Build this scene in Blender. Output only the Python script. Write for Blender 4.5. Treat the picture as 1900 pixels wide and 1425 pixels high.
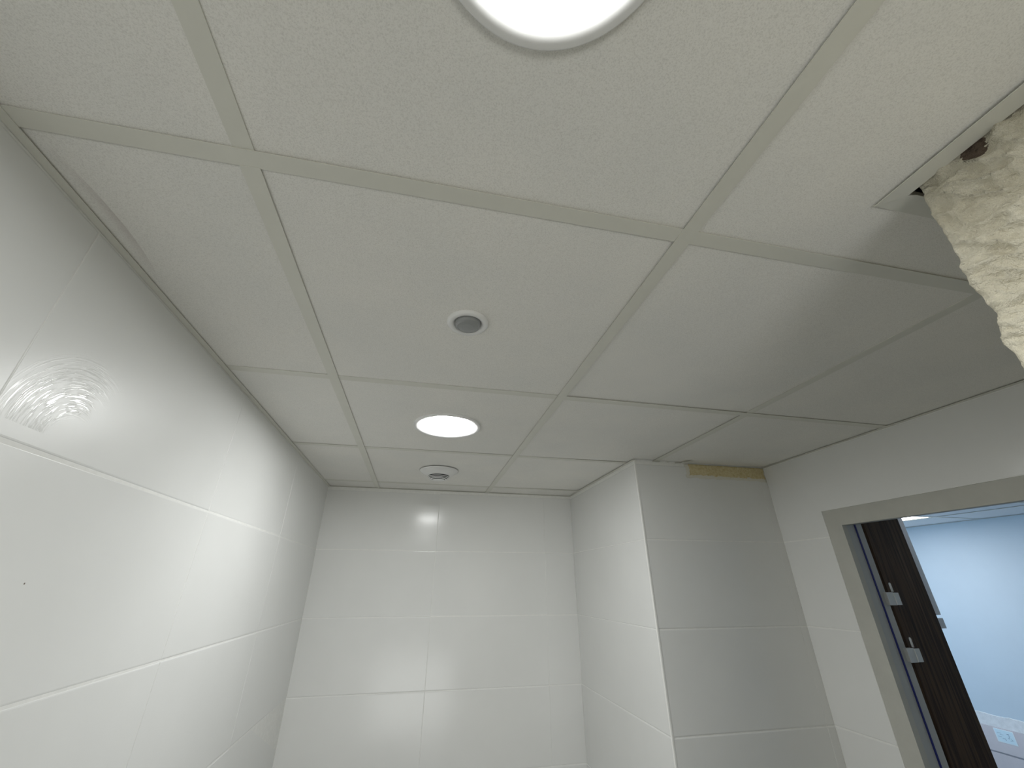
import bpy, bmesh, math, random
from mathutils import Vector, Matrix, noise

for o in list(bpy.data.objects):
    bpy.data.objects.remove(o, do_unlink=True)
sc = bpy.context.scene
C = sc.collection
random.seed(7)
H = 2.41                      # underside of the suspended ceiling

# ------------------------------------------------------------------ camera
cam_d = bpy.data.cameras.new('camera')
cam = bpy.data.objects.new('camera', cam_d)
C.objects.link(cam)
cam_d.sensor_width = 36.0
cam_d.lens = 36.0 * 751.4654 / 1900.0
cam_d.clip_start = 0.01
R = ((0.97806190, 0.18654854, -0.09270693),
     (-0.20831412, 0.87670979, -0.43357257),
     (0.00039474, 0.44337297, 0.89633713))       # columns: right, forward, up
cam.matrix_world = Matrix(((R[0][0], R[0][2], -R[0][1], 0.25135),
                           (R[1][0], R[1][2], -R[1][1], -0.38331),
                           (R[2][0], R[2][2], -R[2][1], H - 0.46693),
                           (0, 0, 0, 1)))
sc.camera = cam

# ------------------------------------------------------------------ world, assumed daylight, exposure
w = bpy.data.worlds.new('world')
sc.world = w
w.use_nodes = True
w.node_tree.nodes['Background'].inputs[0].default_value = (0.62, 0.78, 1.0, 1)
w.node_tree.nodes['Background'].inputs[1].default_value = 0.15
LAMP_NEAR, LAMP_FAR = 60.0, 93.0   # radiance of the two round downlights
PANEL = 9.0                   # radiance of the next room's panels, the unseen added one included
window_d = bpy.data.lights.new('assumed_window_light', 'AREA')       # area light for an unseen window assumed in the next room
window_d.shape = 'RECTANGLE'; window_d.size = 1.7; window_d.size_y = 1.4
window_d.energy = 17.5; window_d.color = (0.50, 0.74, 1.0)
day = bpy.data.objects.new('assumed_window_light', window_d)
C.objects.link(day)
day.location = (3.3, 3.27, 1.55); day.rotation_euler = (math.radians(-90), 0, 0)

hall_d = bpy.data.lights.new('assumed_hall_light', 'AREA')        # added light of an assumed hall behind the viewer, tilted up to brighten the ceiling
hall_d.shape = 'RECTANGLE'; hall_d.size = 1.7; hall_d.size_y = 1.3
hall_d.energy = 36.0; hall_d.color = (0.97, 0.98, 0.96)
hall = bpy.data.objects.new('assumed_hall_light', hall_d)
C.objects.link(hall)
hall.location = (0.15, -3.10, 0.72); hall.rotation_euler = (math.radians(112), 0, 0)

sc.view_settings.view_transform = 'Standard'
sc.view_settings.look = 'None'
sc.view_settings.gamma = 1.0
sc.view_settings.use_curve_mapping = False
sc.view_settings.exposure = 0.0
sc.cycles.diffuse_bounces = 7
sc.cycles.max_bounces = 14
sc.cycles.sample_clamp_indirect = 4.0

# ------------------------------------------------------------------ helpers
def tag(o, label=None, cat=None, group=None, kind=None):
    if label: o['label'] = label
    if cat: o['category'] = cat
    if group: o['group'] = group
    if kind: o['kind'] = kind
    return o

def link(name, me, mat=None, parent=None, M=None):
    o = bpy.data.objects.new(name, me)
    C.objects.link(o)
    if mat is not None and me is not None and not me.materials:
        me.materials.append(mat)
    if parent is not None: o.parent = parent
    if M is not None: o.matrix_world = M
    return o

def obj(name, bm, mat, parent=None, smooth=False, M=None):
    bmesh.ops.recalc_face_normals(bm, faces=bm.faces[:])
    me = bpy.data.meshes.new(name)
    bm.to_mesh(me); bm.free()
    if smooth:
        for p in me.polygons: p.use_smooth = True
    return link(name, me, mat, parent, M)

def empty(name, loc):
    o = bpy.data.objects.new(name, None)
    C.objects.link(o); o.location = loc
    return o

def add_box(bm, x0, x1, y0, y1, z0, z1, bev=0.0):
    vs = [bm.verts.new((x, y, z)) for x in (x0, x1) for y in (y0, y1) for z in (z0, z1)]
    fs = [(0, 1, 3, 2), (4, 6, 7, 5), (0, 4, 5, 1), (2, 3, 7, 6), (0, 2, 6, 4), (1, 5, 7, 3)]
    faces = [bm.faces.new([vs[i] for i in f]) for f in fs]
    if bev:
        es = list({e for f in faces for e in f.edges})
        bmesh.ops.bevel(bm, geom=es, offset=bev, segments=2, affect='EDGES', profile=0.6)

def boxes(name, lst, mat, parent=None, bev=0.0, M=None):
    bm = bmesh.new()
    for b in lst: add_box(bm, *b, bev=bev)
    return obj(name, bm, mat, parent, M=M)

def prism(pts, za, zb):
    """Prism of outline pts; za, zb give the lower and upper height at a corner."""
    bm = bmesh.new()
    lo = [bm.verts.new((x, y, za(x, y))) for x, y in pts]
    hi = [bm.verts.new((x, y, zb(x, y))) for x, y in pts]
    n = len(pts)
    bm.faces.new(lo); bm.faces.new(hi[::-1])
    for i in range(n):
        bm.faces.new((lo[i], lo[(i + 1) % n], hi[(i + 1) % n], hi[i]))
    return bm

def lathe(name, prof, mat, parent, seg=96, loc=(0, 0, 0), smooth=True):
    bm = bmesh.new()
    rings = []
    for r, z in prof:
        if r < 1e-6: rings.append([bm.verts.new((0, 0, z))])
        else: rings.append([bm.verts.new((r * math.cos(2 * math.pi * k / seg), r * math.sin(2 * math.pi * k / seg), z)) for k in range(seg)])
    for a, b in zip(rings[:-1], rings[1:]):
        for k in range(seg):
            if len(a) == 1 and len(b) == 1: continue
            if len(a) == 1: bm.faces.new((a[0], b[(k + 1) % seg], b[k]))
            elif len(b) == 1: bm.faces.new((a[k], a[(k + 1) % seg], b[0]))
            else: bm.faces.new((a[k], a[(k + 1) % seg], b[(k + 1) % seg], b[k]))
    o = obj(name, bm, mat, parent, smooth)
    o.location = loc
    return o

# ------------------------------------------------------------------ materials
class NT:
    def __init__(s, name):
        s.m = bpy.data.materials.new(name); s.m.use_nodes = True
        s.t = s.m.node_tree; s.b = s.t.nodes['Principled BSDF']
    def n(s, kind, **kw):
        nd = s.t.nodes.new(kind)
        for k, v in kw.items(): setattr(nd, k, v)
        return nd
    def l(s, a, b): s.t.links.new(a, b)
    def math(s, op, a, b=None, c=None):
        nd = s.n('ShaderNodeMath', operation=op)
        for i, v in enumerate((a, b, c)):
            if v is None: continue
            if isinstance(v, (int, float)): nd.inputs[i].default_value = v
            else: s.l(v, nd.inputs[i])
        return nd.outputs[0]
    def pos(s): return s.n('ShaderNodeNewGeometry').outputs['Position']
    def noise(s, vec, scale, detail=3, rough=0.6):
        nd = s.n('ShaderNodeTexNoise'); nd.inputs['Scale'].default_value = scale
        nd.inputs['Detail'].default_value = detail; nd.inputs['Roughness'].default_value = rough
        s.l(vec, nd.inputs['Vector'])
        return nd.outputs['Fac']
    def ramp(s, fac, stops):
        nd = s.n('ShaderNodeValToRGB')
        e = nd.color_ramp.elements
        while len(e) < len(stops): e.new(0.5)
        for el, (p, c) in zip(e, stops): el.position = p; el.color = (*c, 1)
        s.l(fac, nd.inputs[0]); return nd.outputs[0]
    def mix(s, fac, a, b):
        nd = s.n('ShaderNodeMix', data_type='RGBA')
        if isinstance(fac, (int, float)): nd.inputs[0].default_value = fac
        else: s.l(fac, nd.inputs[0])
        for i, v in ((6, a), (7, b)):
            if isinstance(v, tuple): nd.inputs[i].default_value = (*v, 1)
            else: s.l(v, nd.inputs[i])
        return nd.outputs[2]
    def bump(s, h, dist, strength=1.0):
        nd = s.n('ShaderNodeBump'); nd.inputs['Distance'].default_value = dist
        nd.inputs['Strength'].default_value = strength
        s.l(h, nd.inputs['Height']); s.l(nd.outputs[0], s.b.inputs['Normal'])
    def set(s, col=None, rough=None, metal=None, spec=None):
        if col is not None:
            if isinstance(col, tuple): s.b.inputs['Base Color'].default_value = (*col, 1)
            else: s.l(col, s.b.inputs['Base Color'])
        if rough is not None:
            if isinstance(rough, float): s.b.inputs['Roughness'].default_value = rough
            else: s.l(rough, s.b.inputs['Roughness'])
        if metal is not None: s.b.inputs['Metallic'].default_value = metal
        if spec is not None: s.b.inputs['Specular IOR Level'].default_value = spec
        return s.m

def plain(name, col, rough=0.5, metal=0.0, var=0.06, scale=30.0, spec=0.5, bump=0.0):
    t = NT(name)
    f = t.noise(t.pos(), scale, 4)
    c = t.ramp(f, [(0.25, tuple(v * (1 - var) for v in col)), (0.75, tuple(min(1, v * (1 + var)) for v in col))])
    t.set(c, rough, metal, spec)
    if bump: t.bump(f, bump)
    return t.m

# fine mineral-fibre ceiling tile
t = NT('mineral_tile')
p = t.pos()
grain = t.noise(p, 620, 2, 0.75)
cloud = t.noise(p, 5, 3)
c1 = t.ramp(grain, [(0.30, (0.72, 0.71, 0.675)), (0.52, (0.86, 0.85, 0.815)), (0.8, (0.90, 0.89, 0.855))])
c2 = t.ramp(cloud, [(0.3, (0.95, 0.955, 0.955)), (0.7, (1.0, 0.995, 0.985))])
mm = t.n('ShaderNodeMix', data_type='RGBA', blend_type='MULTIPLY'); mm.inputs[0].default_value = 1
t.l(c1, mm.inputs[6]); t.l(c2, mm.inputs[7])
# a faint darker, reddish curved mark beside the left wall
sx = t.n('ShaderNodeSeparateXYZ'); t.l(p, sx.inputs[0])
dx = t.math('SUBTRACT', sx.outputs[0], -0.2165); dy = t.math('SUBTRACT', sx.outputs[1], 0.15)
lim = t.math('MULTIPLY', t.math('MULTIPLY', dy, dy), 0.9)
edge = t.math('ADD', dx, lim)                           # negative on the wall side of the mark
m1 = t.n('ShaderNodeMapRange'); t.l(edge, m1.inputs[0]); m1.inputs[1].default_value = -0.014; m1.inputs[2].default_value = 0.0; m1.inputs[3].default_value = 0; m1.inputs[4].default_value = 1
m2 = t.math('LESS_THAN', edge, 0.002)
m3 = t.n('ShaderNodeMapRange'); t.l(t.math('ABSOLUTE', dy), m3.inputs[0]); m3.inputs[1].default_value = 0.02; m3.inputs[2].default_value = 0.12; m3.inputs[3].default_value = 1; m3.inputs[4].default_value = 0
mk = t.math('MULTIPLY', t.math('MULTIPLY', m1.outputs[0], m2), t.math('MULTIPLY', m3.outputs[0], 0.35))
col = t.mix(mk, mm.outputs[2], (0.40, 0.34, 0.32))
t.set(col, 0.9, spec=0.2)
t.bump(grain, 0.0004, 0.35)
M_TILE = t.m

M_BAR = plain('painted_steel_bar', (0.70, 0.695, 0.63), 0.42, var=0.02)
M_SLAB = plain('raw_slab', (0.10, 0.10, 0.10), 0.95, var=0.2)
M_SUB = plain('tile_adhesive', (0.62, 0.60, 0.55), 0.9)
M_GROUT = plain('pale_grout', (0.82, 0.82, 0.80), 0.8, var=0.05, scale=60)
M_FLOOR = plain('screed_floor', (0.13, 0.124, 0.11), 0.7, var=0.15, scale=8)
M_PAINT = plain('matt_white_paint', (0.5, 0.5, 0.48), 0.75, var=0.02, scale=6)
M_STEEL = plain('corner_strip', (0.84, 0.84, 0.82), 0.3, 0.0, var=0.01)
M_PLAST = plain('white_plastic', (0.80, 0.80, 0.79), 0.35, var=0.01)
M_DARK = plain('dark_slot', (0.012, 0.012, 0.014), 0.9, spec=0.1)

def glazed(name, base=0.16, swirl=False):
    t = NT(name)
    p = t.pos()
    cl = t.noise(p, 3.5, 3)
    fine = t.noise(p, 260, 2)
    col = t.ramp(cl, [(0.3, (0.755, 0.76, 0.75)), (0.7, (0.78, 0.785, 0.775))])
    ro = t.n('ShaderNodeMapRange'); t.l(cl, ro.inputs[0]); ro.inputs[1].default_value = 0.3; ro.inputs[2].default_value = 0.7
    ro.inputs[3].default_value = base * .85; ro.inputs[4].default_value = base * 1.2
    rough = ro.outputs[0]
    h = t.math('MULTIPLY', fine, 0.04)
    if swirl:                                            # arc-shaped polishing marks in the glaze
        def rng(v, a, b, c, d):
            nd = t.n('ShaderNodeMapRange', interpolation_type='SMOOTHSTEP'); t.l(v, nd.inputs[0])
            for i, q in enumerate((a, b, c, d)): nd.inputs[i + 1].default_value = q
            return nd.outputs[0]
        sx = t.n('ShaderNodeSeparateXYZ'); t.l(p, sx.inputs[0])
        ay = t.math('SUBTRACT', sx.outputs[1], 0.289); az = t.math('SUBTRACT', sx.outputs[2], H - 0.287)
        rr = t.math('SQRT', t.math('ADD', t.math('MULTIPLY', ay, ay), t.math('MULTIPLY', az, az)))
        an = t.math('ARCTAN2', az, ay)
        cv = t.n('ShaderNodeCombineXYZ')
        t.l(t.math('MULTIPLY', rr, 460.0), cv.inputs[0]); t.l(t.math('MULTIPLY', an, 1.9), cv.inputs[1])
        sw = t.noise(cv.outputs[0], 1.0, 2, 0.55)
        mask = t.math('MULTIPLY', rng(rr, 0.030, 0.048, 0, 1), rng(rr, 0.095, 0.135, 1, 0))
        mask = t.math('MULTIPLY', mask, rng(t.noise(p, 19, 2), 0.28, 0.46, 0, 1))
        mask = t.math('MULTIPLY', mask, rng(an, 0.9, 1.7, 0, 1))
        strokes = t.math('MULTIPLY', rng(sw, 0.48, 0.60, 0, 1), mask)
        rough = t.math('SUBTRACT', rough, t.math('MULTIPLY', strokes, base - 0.17))
        h = t.math('ADD', h, t.math('MULTIPLY', strokes, 0.24))
        vd = t.n('ShaderNodeVectorMath', operation='DISTANCE'); t.l(p, vd.inputs[0]); vd.inputs[1].default_value = (-0.2525, 0.3322, H - 0.4664)
        col = t.mix(t.math('LESS_THAN', vd.outputs['Value'], 0.0013), col, (0.16, 0.13, 0.11))
    t.set(col, rough, spec=0.42 if base > .3 else 0.33)
    t.bump(h, 0.0010, 0.6)
    return t.m
M_GLAZE = glazed('glazed_wall_tile')
M_SATIN = glazed('satin_wall_tile', 0.36)
M_GLAZE_SW = glazed('satin_wall_tile_scratched', 0.36, True)

# ------------------------------------------------------------------ setting dimensions
XL, XP, XR, XS = -0.2525, 1.1024, 1.733, 0.844      # left wall, pilaster side, right wall, rough wall
YB, YP, YS, YN = 1.951, 1.144, -0.131, -1.75        # back wall, pilaster front, end of rough wall, near wall
JZ = [2.10, 1.80, 1.50, 1.20, 0.90, 0.60, 0.30, 0.0]  # tile joints
ZT = H - 0.012                                       # top edge of the tiles
TD = 0.009                                           # tile depth

floor = tag(boxes('floor', [(-1.0, 5.0, -3.4, 3.6, -0.1, 0)], M_FLOOR), 'grey screed floor below the frame', kind='structure')

def wall(name, label, bxs, mat=M_GROUT):
    return tag(boxes(name, bxs, mat), label, kind='structure')

SL = H + 0.26
SB = 0.0007                                     # grout face sits 1.5 mm behind the tile face
w_left = wall('wall_left', 'left wall of large glossy white tiles', [(XL - .15, XL - SB, YN - .15, YB + .15, 0, SL)])
w_back = wall('wall_back', 'narrow back wall of glossy white tiles', [(XL - SB, XP + SB, YB + SB, YB + .15, 0, SL)])
w_pil = wall('wall_pilaster', 'tiled corner pilaster with shaded front between back wall and doorway', [(XP + SB, XR + SB, YP + SB, YB + .15, 0, SL)])
# right wall with the door opening Y 0.00 .. 0.932, top at 2.192
DY0, DY1, DZ = -0.05, 0.932, H - 0.2181
XO = 1.835                                           # far face of the right wall
w_right = wall('wall_right', 'shaded right wall of white tiles around the doorway',
               [(XR + SB, XO, DY1, YB + .15, 0, SL), (XR + SB, XO, DY0, DY1, DZ, SL), (XR + SB, XO, YS - .02, DY0, 0, SL)])
w_near = wall('wall_near', 'plain white wall with an assumed opening behind the viewer', [(XL - .15, -.18, YN - .15, YN, 0, SL), (.78, XS, YN - .15, YN, 0, SL), (-.18, .78, YN - .15, YN, 2.12, SL)], M_PAINT)  # unseen opening, assumed so the hall light can enter
w_hall = wall('wall_assumed_hall', 'white walls of an assumed hall behind the viewer', [(-.9, -.8, -3.3, YN - .15, 0, SL), (1.2, 1.3, -3.3, YN - .15, 0, SL), (-.9, 1.3, -3.3, -3.2, 0, SL), (-.8, -.4, YN - .16, YN - .15, 0, SL), (-.8, 1.2, -3.2, YN - .15, H + .01, SL)], M_PAINT)  # unseen hall, assumed around its added area light

# ------------------------------------------------------------------ glazed wall tiles
tile_cache = {}
def tile_mesh(pts, mat):
    """Glazed tile of outline pts (counter-clockwise, local u,v), front face at w=0, pillowed edge, TD deep."""
    key = (tuple((round(a, 4), round(b, 4)) for a, b in pts), mat.name)
    if key in tile_cache: return tile_cache[key]
    n = len(pts)
    def inset(d):
        out = []
        for i in range(n):
            p0, p1, p2 = Vector(pts[i - 1]), Vector(pts[i]), Vector(pts[(i + 1) % n])
            a = (p1 - p0).normalized(); b = (p2 - p1).normalized()
            na, nb = Vector((-a.y, a.x)), Vector((-b.y, b.x))
            ka = 0.4 if abs(na.x) > .5 else 1.0; kb = 0.4 if abs(nb.x) > .5 else 1.0     # slimmer upright edges
            out.append(p1 + na * (d * ka) + nb * (d * kb))
        return out
    bm = bmesh.new()
    rows = []
    for d, wz in ((0, -TD), (0, -0.0012), (0.0007, -0.0007), (0.0018, -0.00025), (0.0036, 0.0)):
        rows.append([bm.verts.new((q.x, q.y, wz)) for q in inset(d)])
    for a, b in zip(rows[:-1], rows[1:]):
        for i in range(n): bm.faces.new((a[i], a[(i + 1) % n], b[(i + 1) % n], b[i]))
    bm.faces.new(rows[-1]); bm.faces.new(rows[0][::-1])
    bmesh.ops.recalc_face_normals(bm, faces=bm.faces[:])
    me = bpy.data.meshes.new('wall_tile'); bm.to_mesh(me); bm.free()
    me.materials.append(mat)
    tile_cache[key] = me
    return me

def frame(origin, u, n):
    u, n = Vector(u), Vector(n); v = n.cross(u)
    m = Matrix.Identity(4)
    for i in range(3): m[i][0], m[i][1], m[i][2], m[i][3] = u[i], v[i], n[i], origin[i]
    return m

def put_tile(parent, mat, org, u, n, pts):
    """pts in wall coordinates (distance along u from org, height z)."""
    u0 = min(a for a, b in pts); v0 = min(b for a, b in pts)
    me = tile_mesh([(a - u0, b - v0) for a, b in pts], mat)
    m = frame((org[0] + u[0] * u0, org[1] + u[1] * u0, v0), u, n)
    jit = random.uniform(-0.0004, 0.0004)
    tl = Matrix.Translation(Vector(n) * jit) @ m
    r1 = Matrix.Rotation(random.uniform(-0.0012, 0.0012), 4, 'X') @ Matrix.Rotation(random.uniform(-0.0008, 0.0008), 4, 'Y')
    return link('wall_tile', me, None, parent, tl @ r1)

G = 0.0012                                           # half a joint
def rect(a0, a1, z0, z1, g=G, k=0.35): return [(a0 + g * k, z0 + g), (a1 - g * k, z0 + g), (a1 - g * k, z1 - g), (a0 + g * k, z1 - g)]
ROWS = list(zip([ZT] + JZ[:-1], JZ))                 # (top, bottom)

cuts = [YN, -1.587, -1.0, -0.415, 0.170, 0.756, 1.340, YB]
for top, bot in ROWS:                                # left wall, u runs towards the viewer
    for a, b in zip(cuts[:-1], cuts[1:]):
        m = M_GLAZE_SW if a == 0.170 and bot in (1.80, 2.10) else M_SATIN
        put_tile(w_left, m, (XL, 0, 0), (0, 1, 0), (1, 0, 0), rect(a, b, bot, H - .001 if top == ZT else top))
for top, bot in ROWS:                                # back wall
    for a, b in zip([XL, 0.3375, 0.9353], [0.3375, 0.9353, XP]):
        put_tile(w_back, M_GLAZE, (0, YB, 0), (1, 0, 0), (0, -1, 0), rect(a, b, bot, top))
TRIM = 0.004
for top, bot in ROWS:                                # pilaster side face: u = -Y
    for a, b in [(-YB, -(YP + TRIM))]:
        put_tile(w_pil, M_GLAZE, (XP, 0, 0), (0, -1, 0), (-1, 0, 0), rect(a, b, bot, top, 0.0008))
NX, NZ = 1.340, H - 0.056                            # notch where the foam shows
for top, bot in ROWS:                                # pilaster front
    if top == ZT:
        g = G
        put_tile(w_pil, M_GLAZE, (0, YP, 0), (1, 0, 0), (0, -1, 0),
                 [(XP + TRIM + g, bot + g), (1.700 - g, bot + g), (1.700 - g, NZ), (NX, NZ), (NX, top - g), (XP + TRIM + g, top - g)])
        put_tile(w_pil, M_GLAZE, (0, YP, 0), (1, 0, 0), (0, -1, 0), rect(1.700, XR, bot, NZ + G))
    else:
        put_tile(w_pil, M_GLAZE, (0, YP, 0), (1, 0, 0), (0, -1, 0), rect(XP + TRIM, 1.700, bot, top))
        put_tile(w_pil, M_GLAZE, (0, YP, 0), (1, 0, 0), (0, -1, 0), rect(1.700, XR, bot, top))
for top, bot in ROWS:                                # right wall: u = +Y needs n = -X -> v = n x u
    if top == ZT:
        put_tile(w_right, M_GLAZE, (XR, 0, 0), (0, -1, 0), (-1, 0, 0),
                 [(-YP + .001, bot + G), (-DY1, bot + G), (-DY1, DZ), (-YS, DZ), (-YS, H - .001), (-YP + .001, H - .001)])
    else:
        put_tile(w_right, M_GLAZE, (XR, 0, 0), (0, -1, 0), (-1, 0, 0), rect(-YP, -DY1, bot, top))
    put_tile(w_right, M_GLAZE, (XR, 0, 0), (0, -1, 0), (-1, 0, 0), rect(-DY0, -YS, bot, min(top, DZ)))

# steel corner profile of the pilaster
boxes('corner_profile', [(XP - 0.0012, XP + 0.0065, YP - 0.0012, YP + 0.0065, 0, ZT)], M_STEEL, w_pil, bev=0.002)['label'] = 'bright metal corner strip'

# ------------------------------------------------------------------ suspended ceiling
ceil = tag(boxes('ceiling', [(XL - .15, 5.0, YN - .15, 3.6, SL, SL + .12)], M_SLAB), 'suspended ceiling of square white tiles in a metal grid', kind='structure')
FW = 0.012                                           # half a flange

def bar(x0, x1, y0, y1, dz, xr=None):
    """T bar: flange with a web; the longer side is its run."""
    bm = bmesh.new()
    z = H + dz
    add_box(bm, x0, x1, y0, y1, z, z + 0.0010)
    if x1 - x0 < y1 - y0:
        xm = (x0 + x1) / 2; add_box(bm, xm - .001, xm + .001, y0, y1, z + .0010, z + .038)
    else:
        ym = (y0 + y1) / 2; add_box(bm, x0, x1, ym - .001, ym + .001, z + .0010, z + .038)
    return obj('grid_bar', bm, M_BAR, ceil)

R3, R4 = 1.197, 1.796
bar(0.6 - FW, 0.6 + FW, YN, YB - .002, 0.0)                     # runner straight ahead
for y in (-1.2, -0.6, 0.0):
    bar(XL + .002, 0.6 - FW + .001, y - FW, y + FW, 0.0012)
bar(0.6 + FW - .001, XS + .02, -0.6 - FW, -0.6 + FW, 0.0012)
bar(0.6 + FW - .001, XS - .001, -1.2 - FW, -1.2 + FW, 0.0012)
bar(0.6 + FW - .001, XR - .002, 0 - FW, 0 + FW, 0.0012)
bar(-FW, FW, YN, -1.2 - FW + .001, 0.0024); bar(-FW, FW, -1.2 + FW - .001, -0.6 - FW + .001, 0.0024)
bar(-FW, FW, -0.6 + FW - .001, -FW + .001, 0.0024)
bar(-FW, FW, FW - .001, YB - .002, 0.0008)                     # left long bar, runs on to the back wall
for y in (0.6, R3, R4):
    bar(XL + .002, -FW + .001, y - FW, y + FW, 0.0020)
    bar(FW - .001, 0.6 - FW + .001, y - FW, y + FW, 0.0020)
bar(0.6 + FW - .001, XR - .002, 0.6 - FW, 0.6 + FW, 0.0012)
bar(0.6 + FW - .001, XP - .002, R3 - FW, R3 + FW, 0.0020)
bar(0.6 + FW - .001, XP - .002, R4 - FW, R4 + FW, 0.0020)
bar(1.2 - FW, 1.2 + FW, FW - .001, 0.6 - FW + .001, 0.0024)
bar(1.2 - FW, 1.2 + FW, 0.6 + FW - .001, YP - .002, 0.0024)

# perimeter wall angles: flange at H, leg down to the tile edge
FL = 0.012
def angle(name, x0, x1, y0, y1, leg=None, dz=0.0):
    bm = bmesh.new()
    add_box(bm, x0, x1, y0, y1, H + dz, H + dz + .001)
    if leg: boxes('angle_leg', [(*leg, ZT + .0005, H + dz)], M_GROUT, ceil)
    return obj(name, bm, M_BAR, ceil)
angle('wall_angle', XL, XL + FL, YN, YB - .001)
angle('wall_angle', XL + FL, XP - .001, YB - FL, YB, (XL, XP, YB + .0004, YB + SB), 0.0003)
angle('wall_angle', XP - FL, XP, YP - FL, YB - FL - .001, (XP + .0004, XP + SB, YP, YB), 0.0002)
angle('wall_angle', XP, XP + .004, YP - FL, YP, (XP + .002, 1.336, YP + .0004, YP + SB), -0.0014)
angle('wall_angle', 1.186, 1.216, YP - FL, YP, None, -0.0004)
angle('wall_angle', 1.252, 1.258, YP - FL, YP, None, -0.0004)
angle('wall_angle', 1.290, 1.318, YP - FL, YP, None, -0.0004)
angle('wall_angle', XR - FL, XR, YS + .026, YP - .001, None, 0.0002)
# bent, torn end of the pilaster angle
bm = bmesh.new()
add_box(bm, 1.312, 1.350, YP - 0.070, YP - 0.046, H - .0030, H - .0018)
o = obj('bent_angle_end', bm, M_BAR, ceil)
o.matrix_world = Matrix.Translation((1.331, YP - .03, 0)) @ Matrix.Rotation(math.radians(-62), 4, 'Z') @ Matrix.Translation((-1.331, -(YP - .058), 0))
# wide angle round the rough wall, mitred at its corner
def poly_obj(name, pts, z0, z1, mat, parent):
    return obj(name, prism(pts, lambda x, y: z0, lambda x, y: z1), mat, parent)
poly_obj('wall_angle', [(0.820, YN), (XS + .002, YN), (XS + .002, -0.128), (0.820, -0.1045)], H - .0016, H - .0004, M_BAR, ceil)
poly_obj('wall_angle', [(0.8205, -0.1036), (XS + .002, -0.1250), (XS + .016, -0.130), (XR - .001, -0.130), (XR - .001, -0.1042)], H + .0012, H + .0022, M_BAR, ceil)

# ceiling tiles: every cell one tile resting just above the flanges
def prism_hole(pts, za, zb, hole):
    bm = bmesh.new()
    hx, hy, hr = hole; K = 64
    circ = [(hx + hr * math.cos(2 * math.pi * k / K), hy + hr * math.sin(2 * math.pi * k / K)) for k in range(K)]
    for f in (za, zb):
        es = []
        for loop in (pts, circ):
            vs = [bm.verts.new((x, y, f(x, y))) for x, y in loop]
            es += [bm.edges.new((vs[i], vs[(i + 1) % len(vs)])) for i in range(len(vs))]
        bmesh.ops.triangle_fill(bm, edges=es, use_beauty=True)
    bm.verts.ensure_lookup_table()
    n = len(pts); m = n + K
    for i in range(n): bm.faces.new([bm.verts[j] for j in (i, (i + 1) % n, m + (i + 1) % n, m + i)])
    for i in range(K): bm.faces.new([bm.verts[j] for j in (n + i, n + (i + 1) % K, m + n + (i + 1) % K, m + n + i)])
    return bm
HOLES = [(0.307, -0.292, 0.099), (0.305, 0.897, 0.099)]
def ctile(pts, base=0.0032, tilt=0.0008, ax=0.0):
    cx = sum(p[0] for p in pts) / len(pts); cy = sum(p[1] for p in pts) / len(pts)
    a, b = random.uniform(-tilt, tilt) / .3 + ax, random.uniform(-tilt, tilt) / .3
    z = H + base + random.uniform(0, 0.0008)
    lo = lambda x, y: max(H + .0031, z + a * (x - cx) + b * (y - cy))
    hi = lambda x, y: lo(x, y) + .015
    xs = [p[0] for p in pts]; ys = [p[1] for p in pts]
    hs = [h for h in HOLES if min(xs) < h[0] < max(xs) and min(ys) < h[1] < max(ys)]
    return obj('ceiling_tile', prism_hole(pts, lo, hi, hs[0]) if hs else prism(pts, lo, hi), M_TILE, ceil)
e = 0.003
def rc(x0, x1, y0, y1): return [(x0 + e, y0 + e), (x1 - e, y0 + e), (x1 - e, y1 - e), (x0 + e, y1 - e)]
for y0, y1 in ((YN, -1.2), (-1.2, -.6), (-.6, 0), (0, .6), (.6, R3), (R3, R4), (R4, YB)):
    ctile(rc(XL, 0, y0, y1)); ctile(rc(0, .6, y0, y1))
    if y1 <= -.6: ctile(rc(.6, XS, y0, y1))
ctile([(.603, -.597), (XS - .003, -.597), (XS - .003, YS + .006), (1.197, YS + .006), (1.197, -.003), (.603, -.003)], tilt=0.0003)
ctile(rc(1.2, XR, YS + .003, 0)); ctile(rc(.6, 1.2, 0, .6)); ctile(rc(1.2, XR, 0, .6), tilt=0.0005)
ctile([(.603, .603), (1.197, .603), (1.197, YP - .007), (XP - .003, YP - .007), (XP - .003, R3 - .003), (.603, R3 - .003)], base=0.0052, tilt=.0002, ax=.0068)
ctile([(1.203, .603), (XR - .003, .603), (XR - .003, YP - .006), (1.203, YP - .006)], base=0.0036)
ctile(rc(.6, XP, R3, R4), base=.0042, tilt=.0002, ax=.006); ctile(rc(.6, XP, R4, YB))

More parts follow.
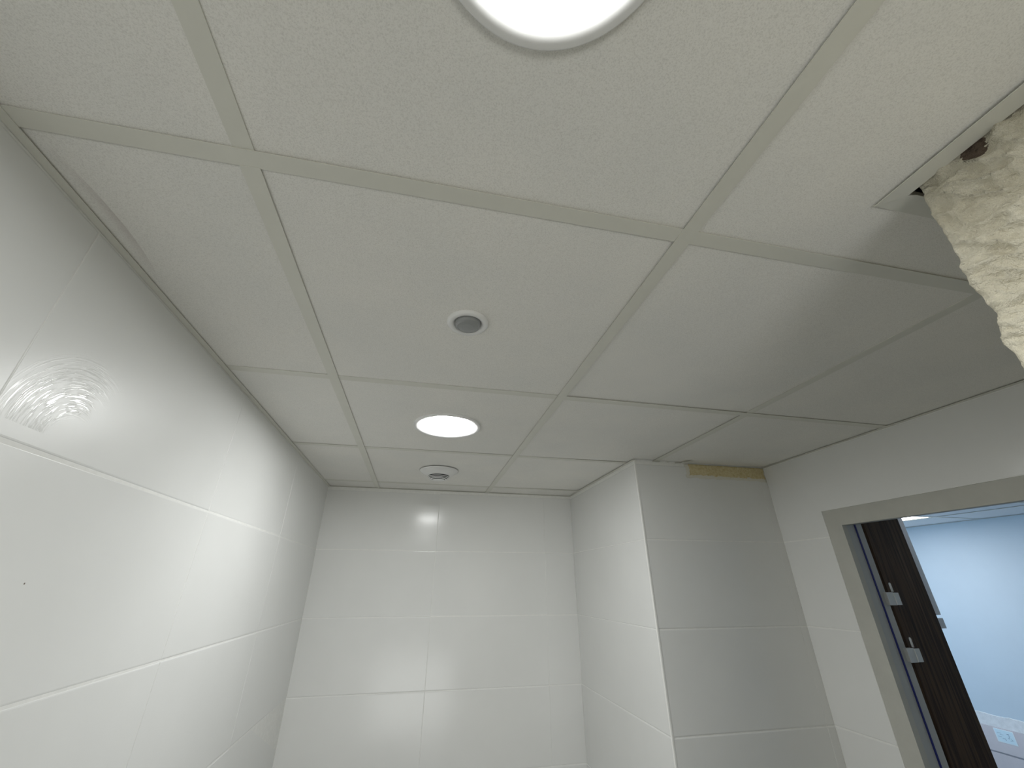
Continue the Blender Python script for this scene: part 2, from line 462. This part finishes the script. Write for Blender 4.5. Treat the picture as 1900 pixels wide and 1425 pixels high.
# ------------------------------------------------------------------ rough wall on the near right
def rough_material():
    t = NT('rough_render')
    p = t.pos()
    big = t.noise(p, 22, 4); fine = t.noise(p, 420, 3, 0.75)
    c = t.ramp(big, [(0.3, (0.72, 0.67, 0.53)), (0.55, (0.82, 0.775, 0.635)), (0.8, (0.86, 0.82, 0.69))])
    vd = t.n('ShaderNodeVectorMath', operation='SUBTRACT'); t.l(p, vd.inputs[0]); vd.inputs[1].default_value = (XS, -0.1965, H - 0.004)
    sc_ = t.n('ShaderNodeVectorMath', operation='MULTIPLY'); t.l(vd.outputs[0], sc_.inputs[0]); sc_.inputs[1].default_value = (0, 1.0, 0.75)
    ln = t.n('ShaderNodeVectorMath', operation='LENGTH'); t.l(sc_.outputs[0], ln.inputs[0])
    rad = t.math('ADD', ln.outputs['Value'], t.math('MULTIPLY', t.noise(p, 160, 3), 0.012))
    c = t.mix(t.math('LESS_THAN', rad, 0.0175), c, (0.17, 0.13, 0.10))
    t.set(c, 0.92, spec=0.15)
    rdg = t.math('ABSOLUTE', t.math('SUBTRACT', t.noise(p, 75, 5, 0.65), 0.5))
    t.bump(t.math('SUBTRACT', t.math('ADD', fine, t.math('MULTIPLY', t.noise(p, 130, 4, 0.7), 1.5)), t.math('MULTIPLY', rdg, 5.0)), 0.0030, 0.8)
    return t.m
M_ROUGH = rough_material()
SIL = [(0.0, -.1363), (-.0246, -.134), (-.0442, -.1323), (-.0684, -.1345), (-.0887, -.132), (-.1226, -.131), (-.146, -.1294), (-.1742, -.1321),
       (-.1979, -.1349), (-.2178, -.1294), (-.2329, -.1258), (-.2452, -.1292), (-.2584, -.1294), (-.2711, -.1291), (-.32, -.131), (-3, -.131)]
def sil(dz):
    for (a, ya), (b, yb) in zip(SIL[:-1], SIL[1:]):
        if b <= dz <= a: return ya + (yb - ya) * (dz - a) / (b - a)
    return SIL[0][1]
def relief(y, z):
    # hewn ridges that climb away from the corner, over broad lumps
    q = Vector((y * 0.80 + z * 0.60, (z * 0.80 - y * 0.60), 0.0))
    wv = noise.noise(Vector((y * 28, z * 28, 3.1))) * 0.010
    r1 = 1 - abs(noise.noise(Vector((q.x * 16 + 5, (q.y + wv) * 52, 1.7)))) * 2
    r2 = 1 - abs(noise.noise(Vector((q.x * 40 + 9, (q.y + wv) * 95, 7.7)))) * 2
    lum = noise.noise(Vector((y * 17, z * 17, 0.3)))
    fine = noise.noise(Vector((y * 190, z * 190, 5.3)))
    r3 = 1 - abs(noise.noise(Vector((q.x * 30 + 2, q.y * 30 + 4, 9.9)))) * 2
    r4 = 1 - abs(noise.noise(Vector((q.x * 75 + 1, (q.y + wv) * 150, 12.7)))) * 2
    return 0.0080 * r1 * max(0, r1) + 0.0042 * r2 * abs(r2) + 0.0045 * r3 * max(0, r3) + 0.0016 * r4 + 0.0080 * lum + 0.0016 * fine - 0.010
bm = bmesh.new()
ys = [-0.0024 * i for i in range(0, 130)] + [-.34, -.40, -.5, -.7, -1.0, -1.4, YN - .15 - YS]
zs = [0.24, 0.10, 0.012, 0.004] + [-0.0022 * i for i in range(0, 170)] + [-.40, -.45, -.55, -.7, -1.0, -1.5, -H]
grid = []
for dz in zs:
    row = []
    s = sil(min(0, max(-2.9, dz)))
    for i, dy in enumerate(ys):
        y = dy + s
        x = XS + 0.002 - (relief(y, dz) if dz < 0.001 else -0.004)
        d = -dy
        if d < .012 and dz < .001: x += relief(y, dz) * .55 * (1 - d / .012)
        if d < 0.011: x += 0.011 * (1 - math.sqrt(max(0, 1 - ((0.011 - d) / 0.011) ** 2)))   # rounded arris
        if -0.020 < dz <= 0.0: x += 0.0045 * (1 + dz / 0.020) * (1 if d < .02 else .35 + .65 * max(0, noise.noise(Vector((y * 60, 0, 2)))))
        row.append(bm.verts.new((x, y, H + dz)))
    grid.append(row)
for a, b in zip(grid[:-1], grid[1:]):
    for i in range(len(ys) - 1): bm.faces.new((a[i], a[i + 1], b[i + 1], b[i]))
# end face and body
back = [bm.verts.new((XO, sil(min(0, max(-2.9, dz))) , H + dz)) for dz in zs]
near = [bm.verts.new((XO, YN - .15, H + dz)) for dz in zs]
for k in range(len(zs) - 1):
    bm.faces.new((grid[k][0], grid[k + 1][0], back[k + 1], back[k]))
    bm.faces.new((grid[k][-1], grid[k + 1][-1], near[k + 1], near[k]))
w_rough = tag(obj('wall_rough', bm, M_ROUGH, smooth=True), 'rough cream hewn plaster wall end hanging at the upper right', kind='structure')

# ------------------------------------------------------------------ yellow foam patch above the pilaster tiles
t = NT('yellow_foam')
f = t.noise(t.pos(), 90, 4, 0.7)
fc = t.ramp(f, [(0.3, (0.56, 0.46, 0.24)), (0.55, (0.68, 0.59, 0.36)), (0.75, (0.74, 0.68, 0.48))])
sp = t.n('ShaderNodeSeparateXYZ'); t.l(t.pos(), sp.inputs[0])
fn = t.noise(t.pos(), 70, 3)
e1 = t.math('LESS_THAN', t.math('SUBTRACT', sp.outputs[0], t.math('MULTIPLY', fn, .03)), NX - .002)
e2 = t.math('LESS_THAN', t.math('SUBTRACT', sp.outputs[2], t.math('MULTIPLY', fn, .022)), NZ - .003)
e3 = t.math('GREATER_THAN', t.math('ADD', sp.outputs[0], t.math('MULTIPLY', fn, .02)), XR + .004)
t.set(t.mix(t.math('MAXIMUM', t.math('MAXIMUM', e1, e2), e3), fc, (0.72, 0.70, 0.63)), 0.9, spec=0.1)
t.bump(f, 0.003, 0.8)
bm = bmesh.new()
nx, nz = 80, 14
g = []
for j in range(nz + 1):
    row = []
    for i in range(nx + 1):
        x = NX - .006 + (XR - NX + .004) * i / nx; z = NZ - .006 + (H - .001 - NZ + .006) * j / nz
        n_ = noise.noise(Vector((x * 30, z * 30, 1))) * 0.0016 + noise.noise(Vector((x * 110, z * 110, 4))) * 0.0008
        edge = min(1, min(i, nx - i) / 4, j / 3)
        row.append(bm.verts.new((x + (noise.noise(Vector((z * 90, 1, i))) * .002 if i in (0, nx) else 0), YP - 0.0030 + n_ + 0.0030 * (1 - edge), z)))
    g.append(row)
for a, b in zip(g[:-1], g[1:]):
    for i in range(nx): bm.faces.new((a[i], a[i + 1], b[i + 1], b[i]))
ret = bmesh.ops.extrude_face_region(bm, geom=bm.faces[:])
bmesh.ops.translate(bm, verts=[v for v in ret['geom'] if isinstance(v, bmesh.types.BMVert)], vec=(0, 0.005, 0))
foam = tag(obj('foam_patch', bm, t.m, smooth=True), 'yellowish bare foam patch at the top of the pilaster where tile is missing', 'foam')

# ------------------------------------------------------------------ ceiling fittings
def emis(name, col, strength):
    t = NT(name)
    t.set((0.8, 0.8, 0.8), 0.5)
    t.b.inputs['Emission Color'].default_value = (*col, 1)
    t.b.inputs['Emission Strength'].default_value = strength
    return t.m
def downlight(x, y, label, power):
    M_LED = emis('led_diffuser', (0.985, 1.0, 0.985), power)
    r = tag(empty('downlight', (x, y, H + .0034)), label, 'ceiling light', 'round recessed downlights')
    lathe('rim', [(0.1090, .0006), (0.1090, -.0036), (0.1082, -.0063), (0.1070, -.0068), (0.0985, -.0050), (0.0905, -.0028), (0.0895, -.0018), (0.0895, .0300), (0.0, .0300)], M_PLAST, r)
    lathe('diffuser', [(0.0897, -.0021), (0.070, -.0024), (0.04, -.0027), (0.0, -.0028)], M_LED, r)
    return r
downlight(0.307, -0.292, 'large round white downlight cut by the top edge of the photo', LAMP_NEAR)
downlight(0.305, 0.897, 'small-looking round white downlight between the motion sensor and the domed vent', LAMP_FAR)

s = tag(empty('motion_sensor', (0.305, 0.293, H + .0034)), 'small round white ceiling motion sensor with a grey lens', 'sensor')
lathe('bezel', [(0.0410, .001), (0.0410, -.0030), (0.0395, -.0055), (0.0360, -.0068), (0.0310, -.0062), (0.0270, -.0030), (0.0265, .001)], M_PLAST, s, 72)
t = NT('sensor_lens'); t.set((0.30, 0.31, 0.31), 0.18)
ln = lathe('lens', [(0.0262, -.001), (0.0255, -.0062), (0.0238, -.0098), (0.0200, -.0118), (0.0195, -.0112), (0.0120, -.0128), (0.0, -.0134)], t.m, s, 40, smooth=False)
ln['label'] = 'grey translucent lens'

v = tag(empty('ceiling_vent', (0.308, 1.490, H + .0034)), 'white domed round vent with dark slots close to the back wall', 'vent')
lathe('collar', [(0.070, .001), (0.070, -.0045), (0.0, -.0045)], M_DARK, v, 64)
cone = [(0.0865, -.0030), (0.0868, -.0048), (0.0855, -.0070), (0.0790, -.0125), (0.0700, -.0188), (0.0600, -.0242), (0.0535, -.0272), (0.0515, -.0282), (0.0460, -.0278)]
lathe('cover', cone, M_PLAST, v, 96)
core = [(0.0455, -.0250), (0.0445, -.0325), (0.0400, -.0385), (0.0330, -.0425), (0.0240, -.0450)]
lathe('slot_core', core, M_DARK, v, 64)['label'] = 'dark slots'
for ra, za, rb, zb in ((0.0490, -.0322, 0.0476, -.0340), (0.0452, -.0376, 0.0430, -.0392), (0.0390, -.0420, 0.0355, -.0433)):
    lathe('louvre_ring', [(ra - .008, za), (ra, za), ((ra + rb) / 2 + .0006, (za + zb) / 2 - .0004), (rb, zb), (rb - .006, zb)], M_PLAST, v, 64)
lathe('cap', [(0.0285, -.0452), (0.0280, -.0460), (0.020, -.0470), (0.0, -.0476)], M_PLAST, v, 48)

# ------------------------------------------------------------------ door frame in the right wall
M_FRAME = plain('primed_frame', (0.49, 0.49, 0.45), 0.6, var=0.05, scale=18)
M_JAMB = plain('grey_jamb', (0.44, 0.46, 0.46), 0.55, var=0.04, scale=14)
M_BLUE = plain('blue_seal', (0.01, 0.015, 0.16), 0.5)
M_ZINC = plain('zinc_plate', (0.62, 0.64, 0.64), 0.45, 0.3, var=0.04)
YI, ZI = 0.871, H - 0.2753                           # clear opening
NY = 0.010
door = tag(empty('door_1', (XR, YI, 0)), 'doorway in the right wall with a bare pale frame', kind='structure')
x0 = XR + 0.0025
poly = lambda name, lst, mat: boxes(name, lst, mat, door)
def at(o):
    o.matrix_parent_inverse = Matrix.Translation((XR, YI, 0)).inverted(); return o
at(poly('frame_post', [(x0, x0 + .020, YI, DY1, 0, DZ)], M_FRAME))
at(poly('frame_post', [(x0, x0 + .020, DY0, NY, 0, DZ)], M_FRAME))
at(poly('frame_head', [(x0, x0 + .0195, NY, YI, ZI, DZ)], M_FRAME))
JX = 1.796
at(poly('jamb_lining', [(x0 + .020, JX, YI + .004, DY1, 0, DZ)], M_JAMB))
at(poly('jamb_lining', [(x0 + .020, JX, DY0, NY - .004, 0, DZ)], M_JAMB))
at(poly('head_lining', [(x0 + .020, JX, NY, YI, ZI + .004, DZ)], M_JAMB))
at(poly('jamb_rebate', [(JX, 1.834, YI + .010, DY1, 0, DZ)], M_JAMB))
at(poly('jamb_rebate', [(JX, 1.834, DY0, NY - .010, 0, DZ)], M_JAMB))
at(poly('head_rebate', [(JX, 1.834, NY - .01, YI + .01, ZI + .016, DZ)], M_JAMB))
sl = at(poly('seal_strip', [(JX - .003, JX + .002, YI + .001, YI + .012, 0, ZI + .004)], M_BLUE)); sl['label'] = 'thin dark blue seal'
for zc in (H - .510, H - .671):
    hg = at(boxes('hinge', [(1.822, 1.852, YI - .0015, YI + .012, zc - .020, zc + .019)], M_ZINC, door, bev=.0012))
    hg['label'] = 'pale metal hinge plate with a pin'
    pp = lathe('hinge_pin', [(0, .0), (.0032, .0), (.0032, .024), (.0018, .028), (0, .028)], M_ZINC, hg, 16)
    pp.location = (1.850, YI - .002, zc + .021)
    a_ = boxes('hinge_leaf', [(1.850, 1.870, YI - .004, YI - .0005, zc - .019, zc + .018)], M_ZINC, hg, bev=.0008)

# ------------------------------------------------------------------ dark wooden panel outside the doorway
t = NT('dark_walnut')
tc = t.n('ShaderNodeTexCoord'); mp = t.n('ShaderNodeMapping'); mp.inputs['Scale'].default_value = (10, 10, 0.4)
t.l(tc.outputs['Object'], mp.inputs[0])
g1 = t.noise(mp.outputs[0], 2.2, 5, 0.65)
mp2 = t.n('ShaderNodeMapping'); mp2.inputs['Scale'].default_value = (60, 60, 1.2); t.l(tc.outputs['Object'], mp2.inputs[0])
g2 = t.noise(mp2.outputs[0], 2, 3)
c = t.ramp(g1, [(0.34, (0.014, 0.008, 0.005)), (0.46, (0.095, 0.058, 0.034)), (0.53, (0.026, 0.015, 0.009)), (0.66, (0.135, 0.085, 0.052))])
c = t.mix(t.math('MULTIPLY', g2, 0.35), c, (0.03, 0.017, 0.01))
t.set(c, 0.6, spec=0.12); t.bump(g2, 0.0008, 0.4)
M_WALNUT = t.m
pan = tag(empty('wooden_panel', (1.872, 0.902, 0)), 'tall dark brown wood-grain panel standing just outside the doorway', 'panel')
pan.rotation_euler = (0, 0, math.radians(8))
def loc_boxes(name, lst, mat, bev=0.0):
    return boxes(name, lst, mat, pan, bev)
PW = 0.218
loc_boxes('board', [(0, PW, 0.0, 0.040, 0.004, H - .045)], M_WALNUT, 0.002)
M_STRIP = plain('grey_strip', (0.55, 0.57, 0.60), 0.4, 0.2, var=0.03)
loc_boxes('edge_strip', [(PW + .0003, PW + .029, 0.001, 0.016, H - .565, H - .045)], M_STRIP)['label'] = 'grey strip along the far edge'
loc_boxes('edge_strip', [(PW + .0003, PW + .031, 0.001, 0.016, H - .607, H - .575)], M_STRIP)

# ------------------------------------------------------------------ next room
M_FAR = plain('pale_blue_paint', (0.58, 0.67, 0.74), 0.8, var=0.02, scale=5)
XF = 4.62
w_far = wall('wall_far', 'pale blue painted wall of the room beyond the doorway', [(XF, XF + .12, -2.1, 3.4, 0, SL)], M_FAR)
w_fs = wall('wall_far_side', 'wall of the next room with an assumed window, hidden by the wooden panel', [(XO, XF, 3.3, 3.4, 0, .8), (XO, XF, 3.3, 3.4, 2.3, SL), (XO, 2.4, 3.3, 3.4, .8, 2.3), (4.2, XF, 3.3, 3.4, .8, 2.3), (XR + SB, XO, YB + .15, 3.4, 0, SL)], M_FAR)  # window gap is assumed, behind the added area light
w_fw = wall('wall_far_near', 'end wall of the next room out of view', [(XO, XF, -2.1, -2.0, 0, SL)], M_FAR)
CX = [XO, 2.34, 2.94, 3.54, 4.14, XF]; CY = [-2.0, -1.46, -.86, -.26, .34, .94, 1.54, 2.14, 2.74, 3.3]
M_FTILE = plain('next_room_ceiling_tile', (0.74, 0.75, 0.76), 0.9, var=0.03, scale=200)
for xx in CX[1:-1]:
    bm = bmesh.new(); add_box(bm, xx - FW, xx + FW, -2.0, 3.3, H, H + .001); add_box(bm, xx - .001, xx + .001, -2, 3.3, H + .001, H + .035); obj('grid_bar', bm, M_BAR, ceil)
for yy in CY[1:-1]:
    bm = bmesh.new(); add_box(bm, XO, XF, yy - FW, yy + FW, H + .0012, H + .0022); add_box(bm, XO, XF, yy - .001, yy + .001, H + .0022, H + .035); obj('grid_bar', bm, M_BAR, ceil)
angle('wall_angle', XF - .022, XF, -2.0, 3.3)
M_PANEL = emis('panel_light', (0.96, 0.98, 1.0), PANEL)
LIT = [(3, 7), (3, 3)]  # second cell: unseen panel, added to brighten the wooden board and its edge strip
for i in range(len(CX) - 1):
    for j in range(len(CY) - 1):
        b4 = (CX[i] + e, CX[i + 1] - e, CY[j] + e, CY[j + 1] - e)
        if (i, j) in LIT:
            r = tag(empty('panel_light', ((b4[0] + b4[1]) / 2, (b4[2] + b4[3]) / 2, H + .003)),
                    'square lit ceiling panel seen through the doorway above the blue wall' if j == 7 else 'unseen lit ceiling panel added in the blue room to brighten the wooden panel and its strip', 'ceiling light')
            boxes('panel_frame', [(-.297, .297, -.297, -.280, 0, .012), (-.297, .297, .280, .297, 0, .012), (-.297, -.280, -.28, .28, 0, .012), (.280, .297, -.28, .28, 0, .012)], M_BAR, r)
            boxes('panel_diffuser', [(-.2795, .2795, -.2795, .2795, .001, .010)], M_PANEL, r)
        else:
            boxes('ceiling_tile', [(*b4, H + .0035, H + .0185)], M_FTILE, ceil)

# wall finish low on the far wall: plaster band, pinkish boards, sticker
def wavy(y): return H - 1.352 + 0.007 * noise.noise(Vector((y * 9, 0, 0))) + 0.003 * noise.noise(Vector((y * 40, 2, 0)))
bm = bmesh.new()
N = 160; fr = []; 
for k in range(N + 1):
    y = -2.0 + 5.3 * k / N if False else 1.6 + 1.7 * k / N
    fr.append((bm.verts.new((XF - .004, y, H - 1.4265)), bm.verts.new((XF - .004, y, wavy(y))), bm.verts.new((XF - .0005, y, wavy(y) + .002)), bm.verts.new((XF - .0005, y, H - 1.4265))))
for a, b in zip(fr[:-1], fr[1:]):
    for i in range(4): bm.faces.new((a[i], b[i], b[(i + 1) % 4], a[(i + 1) % 4]))
bm.faces.new(fr[0]); bm.faces.new(fr[-1][::-1])
M_PLASTER = plain('white_filler', (0.80, 0.80, 0.80), 0.85, var=0.10, scale=40)
obj('plaster_band', bm, M_PLASTER, w_far)
M_BOARD = plain('pinkish_board', (0.68, 0.62, 0.63), 0.7, var=0.04, scale=12)
M_GAP = plain('board_joint', (0.42, 0.40, 0.42), 0.8)
boxes('wall_board', [(XF - .012, XF - .0005, 1.6, 3.3, H - 1.580, H - 1.428)], M_BOARD, w_far)
boxes('wall_board', [(XF - .012, XF - .0005, 1.6, 3.3, H - 2.30, H - 1.592)], M_BOARD, w_far)
boxes('board_joint', [(XF - .006, XF - .0005, 1.6, 3.3, H - 1.592, H - 1.580)], M_GAP, w_far)
stk = tag(empty('sticker', (XF - .0122, 2.604, H - 1.473)), 'small pale blue printed sticker on the pinkish board', 'sticker')
M_STK = plain('sticker_paper', (0.72, 0.88, 0.95), 0.5, var=0.02)
M_EDGE = plain('sticker_border', (0.86, 0.93, 0.96), 0.5, var=0.01)
M_INK = plain('sticker_ink', (0.30, 0.42, 0.52), 0.6)
boxes('sheet', [(-.0012, 0, -.058, .058, -.041, .041)], M_EDGE, stk)
boxes('print_field', [(-.0018, -.0012, -.053, .053, -.036, .036)], M_STK, stk)
ink = []
rnd = random.Random(3)
for (yc, zc, wy, hz) in ((.030, .016, .018, .002), (.018, .008, .014, .002), (.032, -.006, .016, .002), (.012, -.014, .012, .003), (.004, -.020, .003, .008), (-.022, .018, .010, .005),
                         (-.026, .010, .008, .003), (-.024, .000, .003, .008), (-.032, -.006, .006, .002), (-.036, -.014, .003, .008), (-.026, -.018, .004, .003), (-.018, -.006, .002, .010)):
    ink.append((-.0022, -.0018, yc - wy / 1.4, yc + wy / 1.4, zc - hz / 2, zc + hz / 2))
boxes('printed_marks', ink, M_INK, stk)
